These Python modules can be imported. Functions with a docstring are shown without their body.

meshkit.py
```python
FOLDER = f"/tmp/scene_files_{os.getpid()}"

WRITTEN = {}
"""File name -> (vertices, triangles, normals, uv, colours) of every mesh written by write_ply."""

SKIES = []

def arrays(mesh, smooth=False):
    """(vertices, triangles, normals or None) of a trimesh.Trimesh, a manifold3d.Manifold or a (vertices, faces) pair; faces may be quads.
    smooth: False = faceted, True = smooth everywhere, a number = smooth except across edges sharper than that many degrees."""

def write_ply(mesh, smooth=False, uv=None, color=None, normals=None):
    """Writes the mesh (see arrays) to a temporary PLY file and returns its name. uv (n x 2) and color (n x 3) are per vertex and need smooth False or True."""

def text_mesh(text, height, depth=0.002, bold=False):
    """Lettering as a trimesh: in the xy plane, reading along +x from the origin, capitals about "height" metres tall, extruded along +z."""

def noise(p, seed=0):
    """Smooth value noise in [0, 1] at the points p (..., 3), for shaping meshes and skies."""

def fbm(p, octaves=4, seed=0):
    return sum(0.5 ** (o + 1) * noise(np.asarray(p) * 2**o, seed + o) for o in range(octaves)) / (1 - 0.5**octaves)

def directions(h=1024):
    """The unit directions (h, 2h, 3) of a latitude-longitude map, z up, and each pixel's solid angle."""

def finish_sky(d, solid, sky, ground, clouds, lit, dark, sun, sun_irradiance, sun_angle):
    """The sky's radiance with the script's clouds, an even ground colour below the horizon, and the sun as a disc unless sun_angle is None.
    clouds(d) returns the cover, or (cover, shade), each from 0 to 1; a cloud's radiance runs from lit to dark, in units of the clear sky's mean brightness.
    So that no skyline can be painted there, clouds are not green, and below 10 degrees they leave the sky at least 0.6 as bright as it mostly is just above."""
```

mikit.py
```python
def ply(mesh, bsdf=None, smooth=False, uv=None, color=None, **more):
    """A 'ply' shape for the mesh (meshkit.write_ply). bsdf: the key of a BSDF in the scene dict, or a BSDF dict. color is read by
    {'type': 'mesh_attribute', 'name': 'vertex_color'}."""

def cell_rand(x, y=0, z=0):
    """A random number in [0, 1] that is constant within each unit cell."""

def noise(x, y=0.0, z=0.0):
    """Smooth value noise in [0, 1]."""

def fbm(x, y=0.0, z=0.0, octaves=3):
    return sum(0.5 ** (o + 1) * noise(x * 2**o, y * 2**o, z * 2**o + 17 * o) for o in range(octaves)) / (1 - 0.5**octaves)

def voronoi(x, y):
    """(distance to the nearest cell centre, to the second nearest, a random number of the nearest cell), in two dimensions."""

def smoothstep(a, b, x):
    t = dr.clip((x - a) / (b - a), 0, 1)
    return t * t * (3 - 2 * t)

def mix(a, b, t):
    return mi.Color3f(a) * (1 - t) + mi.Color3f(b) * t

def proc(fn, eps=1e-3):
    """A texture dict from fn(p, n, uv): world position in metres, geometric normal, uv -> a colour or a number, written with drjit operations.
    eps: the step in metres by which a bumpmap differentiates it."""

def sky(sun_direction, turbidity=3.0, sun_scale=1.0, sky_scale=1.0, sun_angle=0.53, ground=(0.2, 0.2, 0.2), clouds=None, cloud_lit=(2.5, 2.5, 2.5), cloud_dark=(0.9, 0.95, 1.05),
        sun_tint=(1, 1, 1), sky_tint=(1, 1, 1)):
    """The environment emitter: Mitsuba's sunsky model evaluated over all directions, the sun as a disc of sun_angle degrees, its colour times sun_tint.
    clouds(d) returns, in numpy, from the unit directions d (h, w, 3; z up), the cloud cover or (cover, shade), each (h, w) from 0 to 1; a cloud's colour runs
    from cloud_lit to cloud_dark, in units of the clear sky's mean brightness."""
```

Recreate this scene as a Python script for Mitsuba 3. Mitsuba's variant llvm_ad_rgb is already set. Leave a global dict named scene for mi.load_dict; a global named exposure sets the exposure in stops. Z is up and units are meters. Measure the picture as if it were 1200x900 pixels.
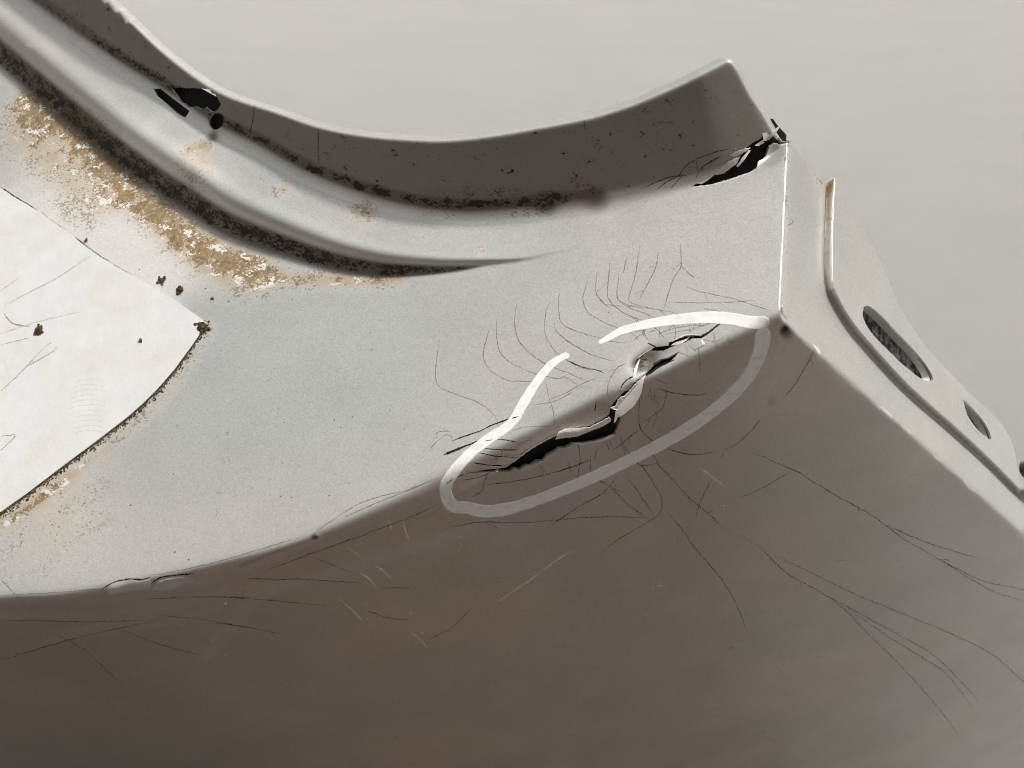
import math, random
import numpy as np, trimesh, mitsuba as mi, drjit as dr
import shapely.geometry as sg
from scipy.spatial import Delaunay, cKDTree
from scipy.interpolate import LinearNDInterpolator, PchipInterpolator
import mikit, meshkit
from mikit import proc, noise, fbm, smoothstep, mix

# ------------------------------------------------------------------ camera, daylight, exposure
exposure = 1.82
PITCH = math.radians(23)
DIST = 0.45                                   # camera to the middle of the fender (m)
FOC = 1500.0                                  # focal length in pixels of the 1200 px wide photograph
right = np.array([1, 0, 0.0])
fwd = np.array([0, math.cos(PITCH), -math.sin(PITCH)])
up = np.array([0, math.sin(PITCH), math.cos(PITCH)])
eye = np.array([0, 0, 0.62])
mid = eye + fwd * DIST                        # origin of the fender's own frame (U right, V up, W towards the viewer), in mm
scene, labels = {}, {}
scene['camera'] = {'type': 'perspective', 'fov': 2 * math.degrees(math.atan(600 / FOC)), 'fov_axis': 'x', 'near_clip': 0.01, 'far_clip': 200.0,
                   'to_world': mi.ScalarTransform4f().look_at(origin=eye.tolist(), target=mid.tolist(), up=up.tolist())}
sun = 0.42 * right + 0.77 * up + 0.45 * -fwd
scene['sky'] = mikit.sky(sun.tolist(), turbidity=3, sun_scale=0.85, sun_angle=5, sun_tint=(0.91, 1.03, 1.21), clouds=lambda d: (1.0 + 0 * d[..., 2], 1 - np.clip(d[..., 2], 0, 1)),
                         cloud_lit=(1.5, 1.5, 1.5), cloud_dark=(0.75, 0.75, 0.75))        # an even overcast, brighter overhead


def world(P):
    P = np.asarray(P, float) * 1e-3
    return mid + P[..., :1] * right + P[..., 1:2] * up - P[..., 2:3] * fwd


# ------------------------------------------------------------------ the pressed sheet as a surface W = H(U, V), millimetres
def on(px, H, n=40):
    """Points of the surface H seen at the photograph's pixels."""
    px = np.atleast_2d(np.asarray(px, float))
    X, Y = (px[:, 0] - 600) / FOC, (450 - px[:, 1]) / FOC
    W = np.zeros(len(px))
    for _ in range(n):
        W = 0.5 * W + 0.5 * np.clip(H(X * (450 - W), Y * (450 - W)), -400, 200)
    return np.stack([X * (450 - W), Y * (450 - W)], 1)


def sdist(U, V, C):
    """Signed distance to the polyline C (positive on its right hand), end segments extended, and the U of the foot."""
    U, V = np.ravel(U), np.ravel(V)
    if len(U) * len(C) < 60000:               # few points: all segments at once
        A, D = C[:-1], np.diff(C, axis=0)
        lo, hi = np.zeros(len(A)), np.ones(len(A))
        lo[0], hi[-1] = -1e9, 1e9
        x, y = U[:, None] - A[:, 0], V[:, None] - A[:, 1]
        t = np.minimum(np.maximum((x * D[:, 0] + y * D[:, 1]) / (D * D).sum(1), lo), hi)
        x, y = x - t * D[:, 0], y - t * D[:, 1]
        q = x * x + y * y
        k, i = q.argmin(1), np.arange(len(U))
        s = (x * D[:, 1] - y * D[:, 0])[i, k]
        return np.sqrt(q[i, k]) * np.where(s < 0, -1.0, 1.0), A[k, 0] + t[i, k] * D[k, 0]
    best, sign, foot = np.full(len(U), 1e18), np.ones(len(U)), np.zeros(len(U))
    for k in range(len(C) - 1):
        a, d = C[k], C[k + 1] - C[k]
        L = d @ d
        t = ((U - a[0]) * d[0] + (V - a[1]) * d[1]) / L
        t = np.clip(t, -1e9 if k == 0 else 0, 1e9 if k == len(C) - 2 else 1)
        x, y = U - a[0] - t * d[0], V - a[1] - t * d[1]
        q = x * x + y * y
        s = x * d[1] - y * d[0]
        near = q < best - 1e-12
        best, sign, foot = np.where(near, q, best), np.where(near, np.sign(s) + (s == 0), sign), np.where(near, a[0] + t * d[0], foot)
    return np.sqrt(best) * sign, foot


def spline(P, step=None, n=8):
    P = np.asarray(P, float)
    if len(P) < 3:
        return np.stack([np.linspace(P[0, k], P[-1, k], n) for k in range(P.shape[1])], 1)
    Q = np.vstack([2 * P[0] - P[1], P, 2 * P[-1] - P[-2]])
    out, t = [], np.linspace(0, 1, n, endpoint=False)[:, None]
    for k in range(1, len(Q) - 2):
        a, b, c, d = Q[k - 1], Q[k], Q[k + 1], Q[k + 2]
        out.append(0.5 * (2 * b + (c - a) * t + (2 * a - 5 * b + 4 * c - d) * t**2 + (3 * b - a - 3 * c + d) * t**3))
    return np.vstack(out + [P[-1:]])


def softplus(x, r):
    y = x / r
    return r * (np.maximum(y, 0) + np.log1p(np.exp(-np.abs(y))))


def sstep(a, b, x):
    t = np.clip((x - a) / (b - a), 0, 1)
    return t * t * (3 - 2 * t)


def H_A(U, V):                                # the upper face, a little hollow towards the wheel arch
    return 0.35 * U - 0.49 * V


KB, crease_far = 1.85, None
crease = on(spline([(-260, 730), (-130, 715), (0, 702), (60, 699), (130, 689), (200, 675), (260, 661), (320, 645), (370, 628), (430, 603), (515, 565), (560, 541), (600, 521), (640, 502), (692, 475), (740, 452),
                    (793, 431), (830, 414), (870, 394), (916, 371), (960, 350)], n=4), H_A)
def eased(C, sig, step=3.0):
    d = np.r_[0, np.cumsum(np.linalg.norm(np.diff(C, axis=0), axis=1))]
    x = np.arange(-200, d[-1] + 200, step)
    E = np.stack([np.interp(x, d, C[:, k]) + (np.minimum(x, 0) * (C[1] - C[0])[k] / d[1]) + np.maximum(x - d[-1], 0) * (C[-1] - C[-2])[k] / (d[-1] - d[-2]) for k in (0, 1)], 1)
    k = np.exp(-0.5 * (np.arange(-90, 91, step) / sig) ** 2)
    return np.stack([np.convolve(E[:, j], k / k.sum(), 'valid') for j in (0, 1)], 1)


crease_far = eased(crease, 28.0)
U_R, R_R = [-250, -80, -40, -20, 10, 60, 85, 97, 120], [0.9, 1.1, 1.6, 2.6, 4.0, 3.6, 2.6, 0.9, 0.7]


def H_AB(U, V):
    q, f = sdist(U, V, crease)
    far = sdist(U, V, crease_far)[0]          # away from the edge the side face straightens out
    t = sstep(4, 110, np.abs(q))
    q = q * (1 - t) + far * t
    return H_A(np.ravel(U), np.ravel(V)) - KB * softplus(q, np.interp(f, U_R, R_R))


tri = on([(922, 187), (917, 371), (1112, 548)], H_AB)
tri = np.column_stack([tri, H_AB(tri[:, 0], tri[:, 1])])
nC = np.cross(tri[1] - tri[0], tri[2] - tri[0])
aC, bC = -nC[0] / nC[2], -nC[1] / nC[2]
cC = tri[1, 2] - aC * tri[1, 0] - bC * tri[1, 1]
lift = PchipInterpolator([-420, -170, -120, -80, -52, -28, -5, 16, 34, 400], [15.5, 15, 13.5, 10.5, 8.0, 5.0, 2.0, 0.4, 0.0, 0.0])


def H_C(U, V):
    return aC * U + bC * V + cC


def H2(U, V):
    a, b = H_AB(U, V), H_C(np.ravel(U), np.ravel(V))
    r = np.interp(np.ravel(V), [8, 22, 26], [1.0, 0.7, 0.06]) * (0.6 + 0.9 * meshkit.fbm(np.stack([np.ravel(U) / 5, np.ravel(V) / 5, 0 * a], -1), 3, 12))     # a fold worn unevenly
    return np.minimum(a, b) - r * np.log1p(np.exp(-np.abs(a - b) / r))


def H_top(U, V):
    return H_A(U, V) + lift(U)


crest = on(spline([(-260, -190), (-120, -70), (0, 28), (70, 86), (108, 117), (146, 148), (196, 184), (231, 207), (278, 237), (352, 269), (402, 287), (450, 298), (500, 303), (550, 304), (612, 302), (655, 294), (720, 280)], n=4), H_top)
fold = on(spline([(-260, -255), (-120, -130), (0, -20), (120, 68), (185, 109), (250, 153), (300, 178), (350, 206), (400, 227), (450, 243), (500, 253), (550, 257), (600, 254), (650, 249), (700, 241), (737, 233), (800, 220), (850, 208),
                  (900, 184), (925, 168), (1000, 120)], n=4), H_top)
lines = np.array(crest)


def H4(U, V):
    U, V = np.ravel(U), np.ravel(V)
    q, f = sdist(U, V, crest)
    h = lift(U)
    w = 0.35 + 1.0 * h
    t = q / w
    H = H2(U, V) + h * (1 - sstep(-0.12, 1.0, t)) + 0.08 * h * np.exp(-((t + 0.22) / 0.22) ** 2)
    a, g = sdist(U, V, fold)
    a = -a                                    # positive above the fold, on the arch flange
    inC = H_C(U, V) > H_AB(U, V) - 0.2
    r = np.interp(g, [-200, 0, 60, 100], [1.6, 1.6, 1.0, 0.4])
    H = H + np.where(inC, 1.06 * softplus(a, r), 0)
    return H - 0.45 * np.exp(-((a + 3.3) / 0.7) ** 2) * np.interp(g, [-80, 30, 60], [1, 0.5, 0])


RIM = [(-260, -335), (-120, -205), (0, -105), (120, -15), (190, 50), (240, 88), (275, 106), (325, 122), (375, 139), (425, 148.5), (475, 153), (525, 154), (575, 148.5), (625, 140), (687, 128), (725, 117), (750, 108), (800, 86), (846, 62)]
EDGE = [(860, 60), (872, 76), (886, 103), (901, 126), (914, 149)]
rim, edge = on(spline(RIM, n=4), H4), on(spline(EDGE, n=4), H4)
rib = on(spline([(969, 130), (969, 180), (969, 216), (967, 270), (967, 330), (975, 354), (992, 382), (1010, 404), (1058, 456), (1110, 502), (1153, 541), (1200, 588), (1260, 646), (1420, 800)][::-1], n=3), H4)
tear1_up = [(543, 555), (567, 550.5), (592, 548), (600, 543), (607, 538), (617, 530), (630, 522), (643, 514.5), (660, 507), (676, 505), (690, 499), (705, 492), (713, 486), (716, 475), (726, 464), (737, 453), (744, 447)]
tear1_lo = [(750, 457), (749, 466), (741, 478), (735, 484), (727, 489), (723, 500), (720, 507), (708, 511.5), (694, 515), (683, 517), (671, 517), (663, 522), (655, 522), (648, 527), (640, 531), (636, 537), (629, 537), (621, 543), (616, 542), (608, 548), (603, 547.5),
             (597, 553), (590, 553), (567, 553.5)]
tear2 = [(757, 412), (769, 406.5), (783, 405), (784, 401), (793, 397), (803, 393.5), (812, 392.5), (821, 393), (829, 389.5), (847, 377), (830, 391.5), (822, 396.5), (812, 396.5), (803, 401), (794, 404), (786, 407), (778, 411), (768, 411.5)]
tear2b = [(743, 447), (752, 442), (760, 433), (766, 426), (774, 421), (783, 419), (790, 415), (797, 411), (791, 418), (785, 424), (772, 431), (764, 437), (757, 441), (750, 447)]
tear3 = [(811, 218.5), (816, 215), (823, 215.5), (833, 209), (838, 204), (848, 203), (857, 194), (862, 190), (866, 183), (873, 175), (882, 167), (891, 163), (896, 157), (902, 158), (906, 156.5), (914, 160), (923, 166), (917, 168.5), (908, 168), (903, 171), (898, 183), (889, 189), (886, 197),
         (878, 202), (866, 206), (851, 211), (838, 215), (824, 218)]
slot1 = spline([(1008, 360), (1014, 359.5), (1027, 369), (1048, 391), (1068, 412), (1082, 430), (1089, 444), (1083, 446), (1072, 442), (1052, 426), (1032, 407), (1015, 388), (1007, 372), (1008, 360)], n=4)[:-1]
slot2 = spline([(1124, 468), (1129, 472), (1143, 487), (1153, 502), (1157, 514), (1151, 512), (1140, 502), (1129, 486), (1124, 468)], n=4)[:-1]
gap = [(199, 102), (222, 103), (243, 104), (253, 112), (259, 122), (255, 129), (248, 131), (241, 126), (236, 128), (229, 125), (221, 126), (212, 119), (205, 110)]
gap3 = spline([(246, 137), (251, 133), (258, 133), (262, 138), (261, 146), (256, 151), (250, 152), (246, 148), (244, 142), (246, 137)], n=3)[:-1]
gap2 = [(180, 104), (188, 104), (206, 118), (222, 130), (217, 138), (208, 133), (196, 122), (184, 112)]
tear1_lo = [(a, b + 3.5 * float(sstep(596, 612, a) * (1 - sstep(722, 740, a)))) for a, b in tear1_lo]
T1, T2, T2b, T3 = on(tear1_up + tear1_lo, H4), on(tear2, H4), on(tear2b, H4), on(tear3, H4)
S1, S2, GAP, GAP2, GAP3 = on(slot1, H4), on(slot2, H4), on(gap, H4), on(gap2, H4), on(gap3, H4)
c1, c2, c3 = on([(764, 421)], H4)[0], on([(690, 520)], H4)[0], on([(904, 178)], H4)[0]
lip1 = on(tear1_up[2:], H4)
lip0 = on([(515, 520), (528, 512)], H4)


def gauss(U, V, c, a, b, ang):
    x, y = U - c[0], V - c[1]
    ca, sa = math.cos(ang), math.sin(ang)
    return np.exp(-((x * ca + y * sa) / a) ** 2 - ((-x * sa + y * ca) / b) ** 2)


def H(U, V):
    U, V = np.ravel(U), np.ravel(V)
    W = H4(U, V)
    isC = H_C(U, V) < H_AB(U, V)
    a = -sdist(U, V, fold)[0]
    onD = sstep(0.2, 2.5, a) * (~isC)
    q = -sdist(U, V, rim)[0]
    W = W - onD * 2.6 * softplus(q + 2.7, 0.5) * sstep(-8, -4, q)
    q = -sdist(U, V, edge)[0]
    W = W - onD * (U > 60) * 2.3 * softplus(q + 2.4, 0.5) * sstep(-8, -4, q)
    q = sdist(U, V, rib)[0]
    W = W + isC * (5.0 * (softplus(q - 0.5, 0.12) - softplus(q - 2.0, 0.12)) / 1.5 - 2.4 * np.exp(-((q - 0.5) / 0.75) ** 4) - 0.5 * np.exp(-((q + 0.8) / 0.6) ** 2) + 0.35 * np.exp(-((q - 3.2) / 1.0) ** 2))
    # dents round the tears
    W = W - 3.0 * gauss(U, V, c1, 6.0, 3.4, 0.5) - 1.0 * gauss(U, V, c2, 14, 3.2, 0.35) - 2.2 * gauss(U, V, c3, 5, 3.5, 0.6)
    near = (U > -35) & (U < 60) & (V > -50) & (V < 20)
    d = np.abs(sdist(U[near], V[near], lip1)[0])
    side = sdist(U[near], V[near], lip1)[0]
    W[near] += sstep(-36, -28, U[near]) * sstep(48, 40, U[near]) * np.where(side < 0, 0.9 * np.exp(-(d / 2.2) ** 2), 0.9 * np.exp(-(d / 0.5) ** 2) - 0.7 * np.exp(-(d / 3.0) ** 2) * sstep(0, 0.6, d))
    qk, fk = sdist(U, V, crease)
    W = W + 0.95 * np.exp(-((qk + 1.2) / 3.0) ** 2) * sstep(-32, -12, fk) * sstep(100, 84, fk) * (~isC)
    # broad handling waves of thin pressed metal
    W = W + 0.4 * (meshkit.fbm(np.stack([U / 60 + 9, V / 45 + 4, 0 * U], -1), 2, 5) - 0.5)
    return W


def at(px):
    return on(px, H)


# ------------------------------------------------------------------ outline and triangulation
E_OUT = [(911, 152), (918, 160), (926, 168), (940, 186), (954, 203), (964, 215), (970, 214), (975, 211), (981, 214), (985, 220), (986.5, 249), (996, 257), (1005, 265), (1013, 280), (1020, 291), (1028, 309), (1035, 326), (1043, 344), (1050, 360), (1064, 383), (1078, 404),
         (1100, 428), (1127, 456), (1146, 474), (1162, 488), (1172, 500), (1180, 514), (1185, 530), (1187, 546), (1192, 556), (1202, 566), (1260, 622), (1460, 800)]
outline = np.vstack([rim, edge, on(E_OUT, H4), on([(1460, 1350), (600, 1350), (-260, 1300)], H4)])


def dense(P, step, closed=True):
    P = np.vstack([P, P[:1]]) if closed else np.asarray(P)
    out = []
    for a, b in zip(P[:-1], P[1:]):
        n = max(1, int(np.ceil(np.linalg.norm(b - a) / step)))
        out.append(a + (b - a) * np.linspace(0, 1, n, endpoint=False)[:, None])
    return np.vstack(out)


rng = np.random.default_rng(7)


def ragged(P, amp):
    Q = dense(P, 0.3)
    n = len(Q)
    return Q + amp * (np.stack([np.convolve(np.tile(rng.normal(size=n), 3), np.ones(2) / 2, 'same')[n:2 * n] for _ in (0, 1)], 1))


holes = [ragged(T1, 0.09), ragged(T2, 0.05), ragged(T2b, 0.06), ragged(T3, 0.10), dense(S1, 0.35), dense(S2, 0.35), ragged(GAP, 0.14), dense(GAP2, 0.4), ragged(GAP3, 0.06)]
frame_lo, frame_hi = np.array([-225, -175]), np.array([240, 155])
ob = dense(outline, 0.5)
poly = sg.Polygon(ob).buffer(0)
hpolys = [sg.Polygon(h).buffer(0) for h in holes]


def grid(lo, hi, s):
    x, y = np.meshgrid(np.arange(lo[0], hi[0], s), np.arange(lo[1], hi[1], s * 0.866))
    x = x + (np.arange(x.shape[0]) % 2)[:, None] * s / 2
    return np.stack([x.ravel(), y.ravel()], 1)


full = grid(ob.min(0), ob.max(0), 3.0)
inner = grid(frame_lo, frame_hi, 0.85)
fine = grid([-40, -40], [75, 32], 0.45)
inside = lambda P, lo, hi: ((P > lo) & (P < hi)).all(1)
full = full[~inside(full, frame_lo - 1.5, frame_hi + 1.5)]
inner = inner[~inside(inner, [-40.4, -40.4], [75.4, 32.4])]
extra = []
cfold = on([(924, 172), (922, 187), (917, 371), (1112, 548), (1200, 628), (1290, 712)], H2)
for C, H_ in ((rib, 0), (fold, 0), (rim, 0), (edge, 0), (cfold, 0)):
    for off in np.arange(-2.4, 2.5, 0.4):
        d = dense(C, 0.8, False)
        t = np.gradient(d, axis=0)
        t /= np.linalg.norm(t, axis=1, keepdims=True)
        extra.append(d + off * np.stack([-t[:, 1], t[:, 0]], 1))
extra = np.vstack(extra)
extra = extra[inside(extra, frame_lo, frame_hi)]
import shapely
P = np.vstack([full, inner, fine])
P = P[cKDTree(extra).query(P)[0] > 0.45]
P = np.vstack([P, extra])
P = P[shapely.contains_xy(poly, P[:, 0], P[:, 1])]
B = np.vstack([ob] + holes)
P = P[cKDTree(B).query(P)[0] > 0.33]
P = np.vstack([P, B])
P = P[np.unique(np.round(P / 0.12).astype(int), axis=0, return_index=True)[1]]
F = Delaunay(P).simplices
c = P[F].mean(1)
keep = shapely.contains_xy(poly, c[:, 0], c[:, 1])
for hp in hpolys:
    keep &= ~shapely.contains_xy(hp, c[:, 0], c[:, 1])
F, c = F[keep], c[keep]
a2 = np.cross(P[F[:, 1]] - P[F[:, 0]], P[F[:, 2]] - P[F[:, 0]])
F[a2 < 0] = F[a2 < 0][:, ::-1]
Z = H(P[:, 0], P[:, 1])
H_exact, _tri = H, Delaunay(P)
_flat = LinearNDInterpolator(_tri, Z)


def H(U, V):                                  # from here on: the sheet as meshed
    U, V = np.ravel(U), np.ravel(V)
    w = _flat(U, V)
    bad = np.isnan(w)
    if bad.any():
        w[bad] = H_exact(U[bad], V[bad])
    return w


X3 = world(np.column_stack([P, Z]))
mesh_all = trimesh.Trimesh(X3, F, process=False)
N3 = meshkit.arrays(mesh_all, True)[2]

# ------------------------------------------------------------------ dirt and painted shade: densities carried in uv (u = tan silt, v = dark film: dirt and painted shade)
def band(curve_px, sig):
    C = on(spline(curve_px, n=3), H)
    t = cKDTree(dense(C, 1.0, False)).query(P)[0]
    return np.exp(-(t / sig) ** 2)


def spot(px, sig):
    return np.exp(-(np.linalg.norm(P - on([px], H)[0], axis=1) / sig) ** 2)


qc, fc = sdist(P[:, 0], P[:, 1], crest)
fc = P[:, 0]
tc = qc / (0.35 + lift(fc))
qf, ff = sdist(P[:, 0], P[:, 1], fold)
af = -qf
silt = (1.06 * band([(36, 116), (96, 154), (131, 194), (161, 229), (201, 262), (246, 299), (300, 320)], 9.5) + 0.60 * band([(20, 150), (70, 200), (110, 240)], 12) + 0.75 * band([(300, 322), (360, 328), (430, 328), (470, 326)], 3.5)
        + 0.75 * spot((240, 170), 3.6) + 0.62 * spot((222, 176), 3.4) + 0.7 * spot((241, 188), 2.5) + 0.6 * spot((331, 222), 4) + 0.7 * spot((425, 250), 5) + 0.75 * spot((564, 292), 1.8) + 0.8 * spot((964, 208), 4) + 0.5 * spot((905, 470), 3)
        + 0.55 * band([(970, 218), (968, 260)], 1.2) + 0.75 * spot((855, 760), 2.2) + 0.42 * band([(244, 387), (194, 463), (114, 534), (4, 616)], 3.0) + 0.55 * band([(500, 240), (600, 238), (700, 228)], 5)
        + 0.44 * band([(924, 176), (922, 187), (920, 280), (917, 366)], 1.0) + 0.45 * spot((225, 205), 9) + 0.4 * spot((60, 600), 26) + 0.42 * spot((20, 330), 20) + 0.5 * spot((920, 380), 1.5))
grime_and_shade = (0.95 * np.exp(-((tc - 0.80) / 0.31) ** 2) * sstep(1.5, 4, lift(fc)) + 0.62 * np.exp(-((tc - 0.52) / 0.24) ** 2) * sstep(3, 7, lift(fc))  # dirt at the bead foot, plus shade of its wall put into the colour
         + np.interp(ff, [-110, -60, -20, 20, 40], [0.62, 0.74, 0.82, 0.66, 0.0]) * np.exp(-((af - 4.6) / 2.3) ** 2) + np.interp(ff, [-110, -60, 20, 50], [0.55, 0.5, 0.42, 0.0]) * np.exp(-((af - 9) / 6) ** 2)
         + 0.85 * spot((762, 423), 4.5) + 0.8 * spot((747, 428), 3) + 0.9 * spot((919, 386), 1.8) + 0.7 * spot((916, 365), 1.4) + 0.55 * spot((925, 392), 3) + 0.7 * spot((1063, 504), 1.2) + 0.62 * spot((640, 240), 4.5) + 0.55 * spot((700, 236), 6) + 0.7 * spot((250, 160), 3)
         + 0.24 * band([(240, 770), (303, 699), (370, 678), (405, 666), (463, 649), (549, 622)], 2.2) + 0.28 * band([(60, 750), (130, 735), (181, 727), (250, 707)], 3.0) + 0.30 * band([(0, 715), (90, 715), (170, 705), (260, 685)], 4)
         + 0.5 * band([(369, 629), (320, 648), (280, 664)], 1.4) + 0.8 * spot((369, 629), 1.0) + 0.42 * band([(972, 218), (971, 330), (979, 354), (996, 382), (1014, 404), (1062, 456), (1114, 502), (1157, 541), (1210, 594)], 1.1))  # last band: shade of the rib groove painted as dark film
onD = (H_C(P[:, 0], P[:, 1]) > H_AB(P[:, 0], P[:, 1])) & (af > 0)
qrim = np.minimum(cKDTree(dense(rim, 0.5, False)).query(P)[0], cKDTree(dense(edge, 0.5, False)).query(P)[0])
grime_and_shade = np.maximum(grime_and_shade, 0.63 * onD * sstep(0.5, 5, af) * sstep(2.2, 3.6, qrim))          # shade of the arch flange painted on as a brown film
UV = np.clip(np.column_stack([silt, grime_and_shade]), 0, 1) + 1e-4 * P        # the tiny slope keeps the surface's tangents defined
loc = lambda p: (p.x * 1000, p.y * 1000, p.z * 1000)


CHALK = [float(v) for v in 1e3 * world(np.column_stack([at([(90, 310)]), H(*at([(90, 310)]).T)]))[0]]    # middle of the chalky bloom round the pale patch


def bloom(x, y, z):                           # dull chalky paint round the pale patch, 0 to 1
    dx, dy, dz = x - CHALK[0], y - CHALK[1], z - CHALK[2]
    return smoothstep(88, 34, dr.sqrt(dx * dx + dy * dy + dz * dz) + 36 * (fbm(x / 16 + 2, y / 16, z / 16, 4) - 0.5))


def metal_paint(p, n, uv):                    # dirt, painted shade and chalked paint lose the metallic sheen
    return 0.68 * (1 - 0.65 * bloom(*loc(p))) * (1 - 0.8 * dr.clip(dr.maximum(uv.x, uv.y), 0, 1))


def paint_colour(p, n, uv):
    x, y, z = loc(p)
    fine_ = noise(x * 2.1, y * 2.1, z * 2.1)
    flake = noise(x * 4.6 + 7, y * 4.6, z * 4.6)
    cloud = fbm(x / 24, y / 24, z / 24, 3)
    hue = noise(x / 55 + 3, y / 55, z / 55)
    base = mix((0.66, 0.67, 0.65), (0.71, 0.69, 0.66), smoothstep(0.3, 0.75, hue)) * (0.74 + 0.25 * fine_ + 0.18 * flake + 0.16 * cloud)
    base = mix(base, mi.Color3f(0.78, 0.775, 0.76) * (0.86 + 0.24 * fine_), 0.85 * bloom(x, y, z))
    f1 = 0.55 * fbm(x / 3.2 + 5, y / 3.2, z / 3.2, 3) + 0.45 * fbm(x / 0.75 + 5, y / 0.75, z / 0.75, 3)
    m = smoothstep(-0.03, 0.06, f1 - (0.93 - uv.x * 0.55))
    tan = mix((0.30, 0.195, 0.075), (0.13, 0.078, 0.026), smoothstep(0.35, 0.75, fbm(x / 1.1, y / 1.1 + 9, z / 1.1, 3)))
    film = mix(base, (0.42, 0.29, 0.135), smoothstep(0.06, 0.85, uv.x) * (0.35 + 0.5 * fbm(x / 5, y / 5, z / 5, 3)))
    col = mix(film, tan, m * (0.55 + 0.42 * fbm(x / 1.7 + 2, y / 1.7, z / 1.7, 3)))
    chip = smoothstep(0.58, 0.63, 0.5 * fbm(x / 4.5 + 60, y / 4.5, z / 3.0, 2) + 0.5 * fbm(x / 1.0 + 60, y / 1.0, z / 0.7, 4)) * smoothstep(0.42, 0.65, uv.x)
    col = mix(col, (0.82, 0.81, 0.78), chip)
    col = mix(col, (0.20, 0.15, 0.10), 0.55 * smoothstep(0.60, 0.66, noise(x * 1.3 + 40, y * 1.3, z * 1.3) * 0.5 + 0.5 * fbm(x / 12, y / 12 + 8, z / 12, 3)) * smoothstep(0.05, 0.3, uv.x))
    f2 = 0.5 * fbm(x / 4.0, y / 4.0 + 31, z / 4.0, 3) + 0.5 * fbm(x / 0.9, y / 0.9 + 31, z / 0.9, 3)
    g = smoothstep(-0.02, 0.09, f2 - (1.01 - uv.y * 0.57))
    col = mix(col, (0.085, 0.06, 0.04), 0.88 * smoothstep(0.10, 0.85, uv.y))  # dark film: dirt, and painted shade on flange, bead wall and rib groove
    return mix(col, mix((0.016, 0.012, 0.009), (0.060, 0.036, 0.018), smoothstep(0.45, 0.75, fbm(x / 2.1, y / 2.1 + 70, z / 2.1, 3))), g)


def rough_paint(p, n, uv):
    x, y, z = loc(p)
    return 0.30 + 0.08 * fbm(x / 9, y / 9, z / 9, 3) + 0.3 * dr.maximum(uv.x, uv.y)


def twosided(d):
    return {'type': 'twosided', 'bsdf': d}


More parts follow.
